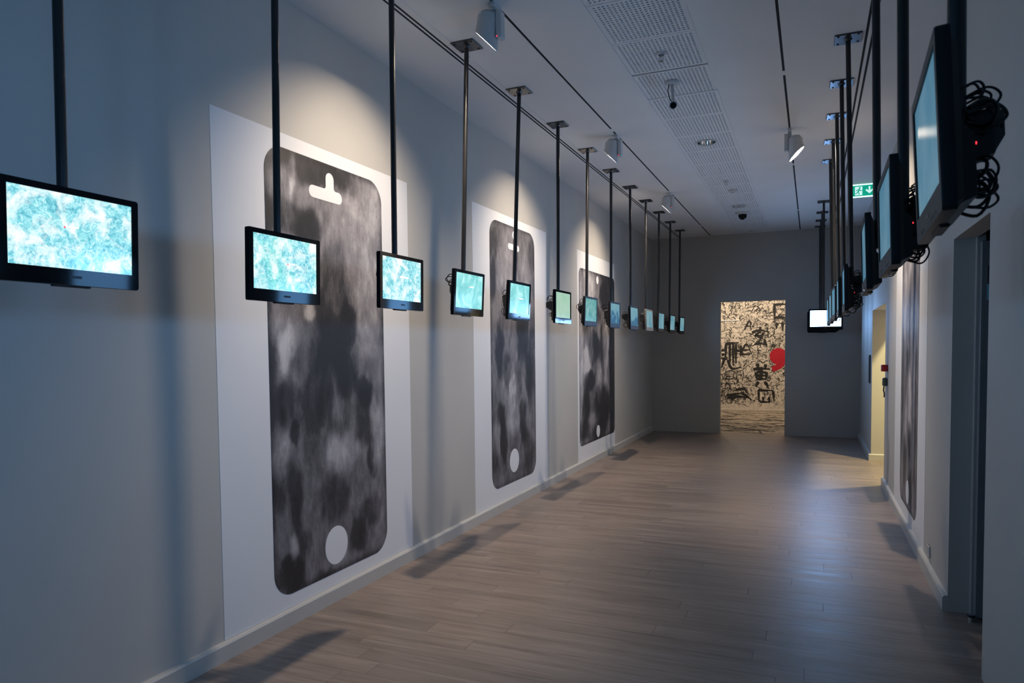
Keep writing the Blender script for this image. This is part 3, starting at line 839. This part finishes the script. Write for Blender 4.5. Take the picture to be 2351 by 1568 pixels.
def added_panel_light(tv, power, col):
    """the light an LCD panel sends out, mostly forward."""
    l = bpy.data.lights.new('added_panel_glow', 'AREA'); l.shape = 'RECTANGLE'; l.size = SW; l.size_y = SH; l.energy = power; l.color = col
    l.spread = math.radians(150)
    o = bpy.data.objects.new('added_panel_glow', l); COL.objects.link(o); o.parent = tv
    o.location = (0, -.002, THT / 2 - ST - SH / 2); o.rotation_euler = (-PI / 2, 0, 0)


ORD = ['first', 'second', 'third', 'fourth', 'fifth', 'sixth', 'seventh', 'eighth', 'ninth', 'tenth', 'eleventh', 'twelfth', 'thirteenth']


def television(rot, x, y, zc, x_top, y_top, tilt, smat, case, mount_label, tv_label, group, adapter, cable, led=None, decal=None, off=0.0, glow=0.0):
    """(x, y, zc): pole bottom / tv height; rot: heading so that local -y is where the screen looks."""
    p_top = Vector((x_top, y_top, H)); p_bot = Vector((x, y, zc + 0.035))
    mt = tag(empty('ceiling_mount', p_top, (0, 0, rot)), mount_label, 'ceiling mount', group + ' mounts')
    pl = inst('ceiling_plate', PLATE, mt)
    for sx in (-.06, .06):
        for sy in (-.06, .06): inst('bolt', BOLT, pl, (sx, sy, 0))
    d = p_bot - p_top
    loc = Matrix.Rotation(-rot, 3, 'Z') @ d
    po = inst('pole', POLE, mt, (0, 0, -.004), (1, 1, d.length))
    po.rotation_euler = Vector((0, 0, -1)).rotation_difference(loc).to_euler()
    FRONT = 0.051                                     # pole axis behind the screen front
    back = Vector((-math.sin(rot), math.cos(rot), 0))
    side = Vector((math.cos(rot), math.sin(rot), 0))
    c0 = Vector((x, y, zc)) - back * FRONT + side * off
    br = inst('bracket', BRACKET, mt); br.location = Matrix.Rotation(-rot, 3, 'Z') @ (c0 - p_top); br.rotation_euler = (tilt, 0, 0)
    tv = tag(empty('television', c0, (tilt, 0, rot)), tv_label, 'television', group)
    inst('casing', BEZ[case], tv)
    sc = inst('screen', screen_mesh(smat), tv)
    if decal:
        inst('map_label', LABEL, sc, (decal[0], .0035, decal[1]), (decal[2], 1, decal[2] * .8)); inst('map_pin', PIN, sc, (decal[0] - .024 * (decal[2] - 1), .0035, decal[1]))
    inst('back_cover', BACK, tv)
    inst('badge', LOGO, tv)
    for bx_i in () if case == 'gloss' else (-.12, -.085, .06, .095, .13): inst('button', BUTTON, tv, (bx_i, 0, -THT / 2 + .012))
    if adapter is not None: inst('power_adapter', ADAPTERS[adapter], tv)
    if cable is not None: tag(inst('cable_loop' if cable.name.startswith('cable_loop') else 'cable_bundle', cable, tv), kind='stuff')
    if glow: added_panel_light(tv, glow, GLOW_COL)
    if led: inst('status_light' if led == 'red' else 'power_light', LED[led], tv)
    return tv


R = math.radians
kinds = ['map', 'map', 'map', 'haze', 'haze', 'pale', 'haze', 'mountain', 'mountain', 'plain', 'plain', 'plain', 'plain']
says = ['pale cyan satellite map, cut by the frame edge', 'green and white satellite map on screen', 'pale blue satellite map with a white label', 'with a hazy teal map', 'with a cloudy cyan map and a bright lower bezel',
        'with a plain pale green screen', 'with streaky cyan clouds on screen', 'with a misty blue mountain on screen', 'with dark blue mountain slopes on screen', 'with a silver casing and plain teal screen',
        'with a plain light cyan screen', 'with a plain sky blue screen', 'with a dim teal screen, nearest the end wall']
tilts = [1.8, 1.2, 1.0, 3.0, 3.0, .3, 1.6, .2, -1.2, -2.0, 1.4, 2.0, 2.0]
ybot = [1.486, 2.437, 3.353, 4.237, 5.115, 6.075, 6.99, 7.905, 8.85, 9.755, 10.65, 11.57, 12.48]
cas = ['gloss'] * 6 + ['case', 'case', 'case', 'silver_case', 'case', 'case', 'case']
decs = [(-.005, .03, .85), (.035, .02, .9), (.02, .03, 1.9), (.03, .045, 1.3), (.03, .02, 1.7)]
for k in range(13):
    yt = 1.5 if k == 0 else 1.544 + .9121 * k
    st = SCREEN_L * (1.0 if k < 5 else (.62 if k == 5 else .5))
    xb = -2.12 - (0.03 if tilts[k] > 2.5 else 0.012 if tilts[k] > 1 else 0.0)
    television(PI / 2, xb, ybot[k], 1.947 + (.012 if k > 1 else 0), -2.12, yt, R(tilts[k]), screen_mat(kinds[k], st, 1.3 + k * 3.7), cas[k],
               f'{ORD[k]} black ceiling pole from the camera in the left row', f'{ORD[k]} television in the left row, {says[k]}',
               'left row of hanging televisions', (None if k < 3 else k % 3), (None if k < 2 else CABLES[k % 4]), None, decs[k] if k < 5 else None, 0.0, GLOW_L)

# right row
ry = [1.545, 2.375, 3.28, 5.16, 6.04, 6.88, 7.73, 8.55]
rtop = [1.545, 2.40, 3.30, 5.213, 6.068, 6.903, 7.737, 8.55]
ryaw = [2.4, 0.6, 1.4, .3, 0, -2.0, -1.5, -1.0]
rtilt = [3.0, 1.6, 1.8, 1.2, 1.0, .8, .8, .8]
rs = ['large and near, bundled cables behind it', 'with a dark streak on its pale blue screen', 'with a white status light on its lower edge', 'with a tangle of cables behind it',
      'half hidden behind the one in front', 'showing only a sliver of screen', 'thin and seen nearly edge-on', 'farthest of those facing the left wall']
for k, yy in enumerate(ry):
    xt = .2 - .0098 * (yy - 5.21)
    television(-PI / 2 - R(ryaw[k]), (xt + .035) if k > 2 else .243, yy, 1.955, min(xt, .222), rtop[k], R(rtilt[k]), screen_mat('plain', SCREEN_R * (.6 if k < 3 else .8), 50 + k * 2.9, (.50, .58, .72)), 'case',
               f'{ORD[k]} black ceiling pole from the camera in the right row', f'{ORD[k]} television in the right row, {rs[k]}',
               'right row of hanging televisions', k % 3, CABLE_BIG[k % 3] if k in (0, 1, 3) else CABLES[k % 4], 'red' if k in (0, 1, 3) else ('white' if k in (2, 4) else None), None, 0.0, GLOW_R)
for k, (yy, xc) in enumerate(((10.90, .17), (11.77, .15), (12.52, .15), (13.15, .15))):
    xt = .135 - .009 * k
    television(0, xt + .01, yy, 1.95, xt, yy, R(1.0), screen_mat('white', SCREEN_FAR, 90 + k), 'gloss',
               f'{ORD[k]} of the four far ceiling poles behind the blank white screen', ['blank white television facing the camera at the far end of the right row', 'blank white television just behind the foremost one facing the camera',
               'third of the far televisions facing the camera, hidden behind two others', 'last far television facing the camera, against the end wall'][k],
               'televisions facing the camera at the far end', None, None, None, None, xc - xt - .01)
# the rows go on behind the camera
back_r = ['first', 'second', 'third', 'fourth']
for k, yy in enumerate((-.12, -.98, -1.84, -2.70)):
    television(-PI / 2, .243, yy, 1.955, .222, yy, R(1.5), screen_mat('haze', SCREEN_B, 120 + k, (.28, .58, 1.0)), 'case', f'{back_r[k]} ceiling pole of the right row behind the camera',
               f'{back_r[k]} television of the right row behind the camera', 'right row of hanging televisions', k % 3, CABLES[k % 4], None, None, 0.0, GLOW_R * 1.3)
for k, yy in enumerate((.58, -.33, -1.25, -2.16)):
    television(PI / 2, -2.12, yy, 1.95, -2.12, yy, R(1.0), screen_mat('haze', SCREEN_B * .5, 140 + k, (.28, .58, 1.0)), 'gloss', f'{back_r[k]} ceiling pole of the left row behind the camera',
               f'{back_r[k]} television of the left row behind the camera', 'left row of hanging televisions', k % 3, CABLES[k % 4], None, None, 0.0, GLOW_L)

# ------------------------------------------------------------------ track spotlights
WARM = (1.0, 0.825, 0.635)


def spotlight(x, y, rz, label, power, drop=0.0):
    t = tag(empty('track_spotlight', (x, y, H), (0, 0, rz)), label, 'spotlight', 'white wall-washing track spotlights')
    mb = MB(); mb.box(-.016, .016, -.055, .055, -.026, 0.004, .003); mb.box(-.012, .012, -.03, .03, -.04, -.024, .002)
    mb.build('track_adapter', M['white_metal'], t)
    mb = MB(); mb.cyl((0, 0, -.04), (0, 0, -.085), .017, .015, 14); mb.cyl((-.005, 0, -.075), (-.05, 0, -.085 - drop), .010, n=10)
    mb.build('swivel_arm', M['white_metal'], t, True)
    mb = MB(); mb.box(.012, .046, -.03, .03, -.20, -.045, .004)
    bx_ = mb.build('driver_box', M['white_metal'], t)
    mb = MB(); mb.cyl((.02, -.0305, -.193), (.02, -.0315, -.193), .004, n=8); mb.build('status_light', M['red_led'], bx_)
    # head: a tapered can cut obliquely, its mouth looking out and down
    cx, r = -.062, .066; n = 28; rings = []
    ang = [2 * PI * i / n for i in range(n)]
    for rr, z in ((.018, -.030), (.040, -.032), (.050, -.050), (.062, -.056), (r, -.10)):
        rings.append([(cx + .012 + rr * math.cos(a), rr * math.sin(a), z) for a in ang])
    cut = lambda px: -.20 - 1.0 * (px - cx)
    rings.append([(cx + r * math.cos(a), r * math.sin(a), cut(cx + r * math.cos(a))) for a in ang])
    ri = r - .004
    rings.append([(cx + ri * math.cos(a), ri * math.sin(a), cut(cx + ri * math.cos(a))) for a in ang])
    inner = [(cx + ri * .97 * math.cos(a), ri * .97 * math.sin(a), cut(cx + ri * math.cos(a)) + .012) for a in ang]
    rings.append(inner)
    mb = MB(); mb.loft(rings, cap=False); mb.add(rings[0], [tuple(range(n))])
    hd = mb.build('lamp_head', M['white_metal'], t, True, (0, 0, -drop))
    ins = [[(cx + ri * .97 * k_ * math.cos(a), ri * .97 * k_ * math.sin(a), z_) for a in ang] for k_, z_ in ((1, -.118), (.02, -.117))]
    mb = MB(); mb.loft([inner, ins[0], ins[1]], cap=False); mb.build('reflector', M['paper'], hd, True)
    mb = MB(); mb.lathe([(.0005, -.1195), (.031, -.1195), (.031, -.118)], (cx + .028, 0, 0), (0, 0, 1), 24); mb.build('lens', M['lens'], hd)
    nd = Vector((.09, 0, -1)).normalized()
    disk_light('spot_glow', Vector((cx + .031, 0, -.126 - drop)), nd, .055, power, WARM, t)
    return t


spotlight(-1.721, 3.86, 0, 'nearest white track spotlight on the left ceiling track', SPOT_W)
spotlight(-1.721, 6.66, 0, 'middle white spotlight on the left ceiling track', SPOT_W)
spotlight(-1.721, 9.42, 0, 'farthest white spotlight on the left ceiling track', SPOT_W)
spotlight(-0.2075, 7.15, PI, 'white track spotlight with glowing face on the right ceiling track', SPOT_W, .035)

# ------------------------------------------------------------------ ceiling devices
def sprinkler(x, y, label):
    t = tag(empty('fire_sprinkler', (x, y, H)), label, 'sprinkler', 'ceiling sprinklers')
    mb = MB(); mb.lathe([(.0, -.003), (.038, -.003), (.040, 0), (.0, 0)], n=20); mb.lathe([(.018, -.014), (.024, -.003)], n=16); mb.build('escutcheon', M['white_metal'], t, True)
    mb = MB(); mb.cyl((0, 0, 0), (0, 0, -.025), .009, n=10)
    mb.tube(catmull([(0.008, 0, -.022), (.015, 0, -.035), (.009, 0, -.052)], 4), .003); mb.tube(catmull([(-.008, 0, -.022), (-.015, 0, -.035), (-.009, 0, -.052)], 4), .003)
    mb.build('frame_arms', M['steel'], t, True)
    mb = MB(); mb.cyl((0, 0, -.052), (0, 0, -.055), .015, n=12); mb.build('deflector', M['steel'], t)


sprinkler(-.967, 4.945, 'nearest ceiling sprinkler, in front of the bullet camera')
sprinkler(-.979, 9.03, 'middle ceiling sprinkler between the two downlights')
sprinkler(-.995, 13.02, 'farthest ceiling sprinkler close to the end wall')

t = tag(empty('bullet_camera', (-.996, 5.516, H)), 'silver bullet security camera hanging from the perforated ceiling', 'camera')
mb = MB(); mb.lathe([(.0, -.018), (.05, -.016), (.058, -.004), (.058, 0), (0, 0)], n=24); mb.build('mount_plate', M['white_metal'], t, True)
mb = MB(); mb.cyl((.0, 0, -.015), (.012, -.03, -.13), .013, .011, 12); mb.cyl((.012, -.03, -.13), (.02, -.05, -.165), .010, .008, 12); mb.build('bracket_arm', M['white_metal'], t, True)
mb = MB(); ax = Vector((.12, -.95, -.30)).normalized(); c0 = Vector((.02, -.05, -.19))
mb.lathe([(.0, -.07), (.024, -.07), (.029, -.06), (.029, .055), (.027, .06), (.023, .06), (.023, .045), (0, .045)], c0, ax, 24)
hd = mb.build('camera_body', M['steel'], t, True)
mb = MB(); mb.lathe([(.0, .046), (.022, .046)], c0, ax, 20); mb.lathe([(.0, .052), (.008, .05), (.011, .046)], c0, ax, 16); mb.build('camera_lens', M['gloss'], hd, True)
mb = MB(); mb.tube(catmull([(-.02, -.01, -.012), (-.028, -.015, -.06), (-.012, -.03, -.13), (.012, -.03, -.165)], 5), .0035); mb.build('camera_cable', M['cable'], t, True)

for k, (dx, dy) in enumerate(DL):
    t = tag(empty('recessed_downlight', (dx, dy, H)), ['nearer round chrome downlight, unlit, in the perforated ceiling', 'farther round chrome downlight, unlit, by the dome camera'][k], 'downlight', 'recessed downlights')
    mb = MB(); mb.lathe([(.088, -.0005), (.112, -.001), (.112, -.005), (.104, -.008), (.090, -.006), (.088, -.0005)], n=32); mb.build('trim_ring', M['white_metal'], t, True)
    mb = MB(); mb.lathe([(.0895, -.004), (.086, .03), (.074, .07), (.05, .10), (.0, .105)], n=32); mb.build('reflector', M['chrome'], t, True)
    mb = MB(); mb.cyl((-.03, 0, .09), (-.03, 0, .03), .012, n=12); mb.cyl((.03, 0, .09), (.03, 0, .03), .012, n=12); mb.build('lamp_tube', M['white_metal'], t, True)

t = tag(empty('smoke_detector', (-.959, 9.6, H)), 'flat round white smoke detector on the perforated ceiling', 'smoke detector')
mb = MB(); mb.lathe([(.0, -.03), (.03, -.029), (.05, -.02), (.056, -.006), (.056, 0), (0, 0)], n=24); mb.build('detector_base', M['white_metal'], t, True)
mb = MB(); mb.lathe([(.0, -.042), (.022, -.040), (.028, -.028)], n=20); mb.build('sensor_cap', M['white_metal'], t, True)

t = tag(empty('dome_camera', (-.981, 11.27, H)), 'dome security camera with dark glass on the ceiling', 'camera')
mb = MB(); mb.lathe([(.0, -.03), (.07, -.03), (.105, -.012), (.11, 0), (0, 0)], n=28); mb.build('housing', M['white_metal'], t, True)
mb = MB(); mb.lathe([(.062, -.029)] + [(.062 * math.cos(a), -.045 - .062 * math.sin(a)) for a in np.linspace(0, PI / 2 * .98, 8)], n=24); mb.build('dome_glass', M['gloss'], t, True)

# ------------------------------------------------------------------ exit sign
t = tag(empty('exit_sign', (.575, 9.97, H)), 'green illuminated emergency exit sign with running man and down arrow', 'exit sign')
W2, HH = .135, .155
green = emit('sign_green', (.006, .36, .24), 1.0); signw = emit('sign_white', (.62, .95, .92), 1.0); edge = emit('sign_edge', (.45, .95, 1.0), 2.6)
mb = MB(); mb.box(-W2, W2, -.012, .012, -HH + .006, -.006); mb.build('sign_body', M['white_metal'], t)
mb = MB(); mb.box(-W2, W2, -.0145, -.0125, -HH + .008, -.008); fc = mb.build('sign_face', green, t)
mb = MB(); mb.box(-W2, W2, -.0155, .0125, -.014, -.0005); mb.build('edge_strip', edge, t)
mb = MB(); mb.box(-W2, W2, -.0155, .0125, -HH - .004, -HH + .008); mb.build('edge_strip', edge, t)


def flat(mb, poly, y):
    n = len(poly); mb.add([(px, y, pz) for px, pz in poly], [tuple(range(n))])


mb = MB(); flat(mb, [(-.095, -.135), (-.012, -.135), (-.012, -.028), (-.095, -.028)], -.0155); mb.build('doorway_symbol', signw, fc)
mb = MB(); yv = -.0162
flat(mb, [(-.042 + .011 * math.cos(a), -.045 + .011 * math.sin(a)) for a in np.linspace(0, 2 * PI, 13)[:-1]], yv)
for poly in ([(-.050, -.055), (-.036, -.062), (-.052, -.098), (-.068, -.090)], [(-.052, -.058), (-.078, -.066), (-.084, -.082), (-.077, -.085), (-.070, -.073), (-.054, -.068)],
             [(-.040, -.060), (-.028, -.078), (-.014, -.074), (-.012, -.080), (-.031, -.088), (-.047, -.070)], [(-.068, -.090), (-.052, -.098), (-.040, -.112), (-.050, -.130), (-.058, -.127), (-.051, -.112)],
             [(-.068, -.090), (-.058, -.098), (-.076, -.118), (-.104, -.118), (-.104, -.110), (-.080, -.109)]): flat(mb, poly, yv)
mb.build('running_man_symbol', green, fc)
mb = MB(); flat(mb, [(.058, -.032), (.078, -.032), (.078, -.085), (.100, -.065), (.114, -.078), (.068, -.122), (.022, -.078), (.036, -.065), (.058, -.085)], -.0155); mb.build('arrow_symbol', signw, fc)

# ------------------------------------------------------------------ small things on the right wall
t = tag(empty('fire_call_point', (XR, 8.64, 1.336)), 'red fire call point box at the edge of the side opening', 'call point')
mb = MB(); mb.box(-.062, 0, -.045, .045, -.036, .036, .004); mb.build('box', M['red'], t)
mb = MB(); mb.box(-.064, -.061, -.03, .03, -.024, .024); mb.build('glass_plate', M['paper'], t)
t = tag(empty('door_release', (XR, 8.66, 1.185)), 'grey-green door release unit hanging below the red call point', 'door release')
mb = MB(); mb.box(-.046, 0, -.04, .04, -.045, .045, .008); mb.build('unit', M['greybox'], t)
mb = MB(); mb.tube(catmull([(-.03, 0, -.04), (-.034, 0, -.09), (-.026, .002, -.13), (-.028, 0, -.17)], 5), .007); mb.build('hanging_strap', M['box'], t, True)
t = tag(empty('wall_sign', (XR, 11.14, 1.25)), 'dark rectangular wall sign beside the far edge of the side opening', 'sign')
mb = MB(); mb.box(-.012, 0, -.12, .12, -.20, .20, .002); mb.build('sign_panel', M['darkplate'], t)
mb = MB(); mb.box(-.0135, -.0118, -.10, .10, -.18, .18); mb.build('sign_film', M['gloss'], t)
t = tag(empty('wall_socket', (XR, 5.535, .17)), 'white wall socket low on the right wall above the baseboard', 'socket')
mb = MB(); mb.box(-.012, 0, -.042, .042, -.042, .042, .004); pl = mb.build('socket_plate', M['white_metal'], t)
mb = MB(); mb.lathe([(.0, .011), (.02, .011), (.022, .0125)], (0, 0, 0), (-1, 0, 0), 18); mb.build('socket_face', M['darkplate'], pl, True)

# open door leaf folded back inside the near doorway
t = tag(empty('open_door', (.875, 4.745, 0)), 'grey door standing open inside the nearest doorway on the right', 'door')
mb = MB(); mb.box(0, .9, -.022, .022, .012, 2.17, .003); mb.build('door_leaf', M['door'], t)
mb = MB(); mb.cyl((.045, -.055, .90), (.045, -.055, 1.16), .010, n=12)
for z in (.93, 1.13): mb.cyl((.045, -.022, z), (.045, -.055, z), .007, n=8)
mb.build('pull_handle', M['steel'], t, True)
mb = MB(); mb.box(.026, .10, -.027, -.022, 1.835, 2.03, .001); sg = mb.build('door_sign', M['darkplate'], t)
mb = MB(); mb.box(.028, .098, -.0285, -.0268, 1.838, 1.925); mb.build('sign_reflection', plain('blue_screen_reflection', (.25, .62, .72), .15), sg)  # pale blue colour stands in for a television reflected in the glossy sign
mb = MB(); mb.box(XR + .108, XR + .150, D1[1] - .05, D1[1] + .1, 0, D1[2] + .02)
mb.box(XR + .108, XR + TH + .02, D1[1] + .0, 5.6, 0, 2.6)
structure('trim_3', mb, M['wall_end'])
t = tag(empty('door_stop', (.853, 4.70, 0)), 'small steel door stop on the floor of the near doorway', 'door stop')
mb = MB(); mb.cyl((0, 0, 0), (0, 0, .036), .016, .015, 16); mb.build('post', M['steel'], t, True)
mb = MB(); mb.lathe([(.0165, .022), (.020, .024), (.020, .034), (.0165, .036)], n=16); mb.build('rubber_ring', M['box'], t, True)

# ------------------------------------------------------------------ lamps of the neighbouring rooms
t = tag(empty('ceiling_lamp', (1.78, 9.69, 3.2)), 'round ceiling lamp in the side passage, out of view', 'lamp')
mb = MB(); mb.lathe([(.0, -.03), (.09, -.03), (.10, -.02), (.10, 0), (0, 0)], n=24); mb.build('lamp_housing', M['white_metal'], t, True)
mb = MB(); mb.lathe([(.0, -.0315), (.085, -.0315)], n=24); mb.build('diffuser', emit('yellow_lamp', (1, .8, .42), 6.0), t)
disk_light('passage_glow', (0, 0, -.035), (0, 0, -1), .16, 125, (1.0, .84, .42), t)
for k, (lx, ly) in enumerate(((-2.2, 16.4), (-0.2, 16.2))):
    t = tag(empty('ceiling_lamp', (lx, ly, H)), ['left', 'right'][k] + ' ceiling lamp of the mural room, hidden above the end doorway', 'lamp', 'mural room lamps')
    mb = MB(); mb.lathe([(.0, -.06), (.09, -.06), (.11, -.04), (.11, 0), (0, 0)], n=24); mb.build('lamp_housing', M['white_metal'], t, True)
    mb = MB(); mb.lathe([(.0, -.0615), (.085, -.0615)], n=24); mb.build('diffuser', emit('warm_lamp', (1, .85, .65), 8.0), t)
    disk_light('mural_glow', (0, 0, -.065), (0.1, .55, -1), .17, 95, (1.0, .82, .62), t)
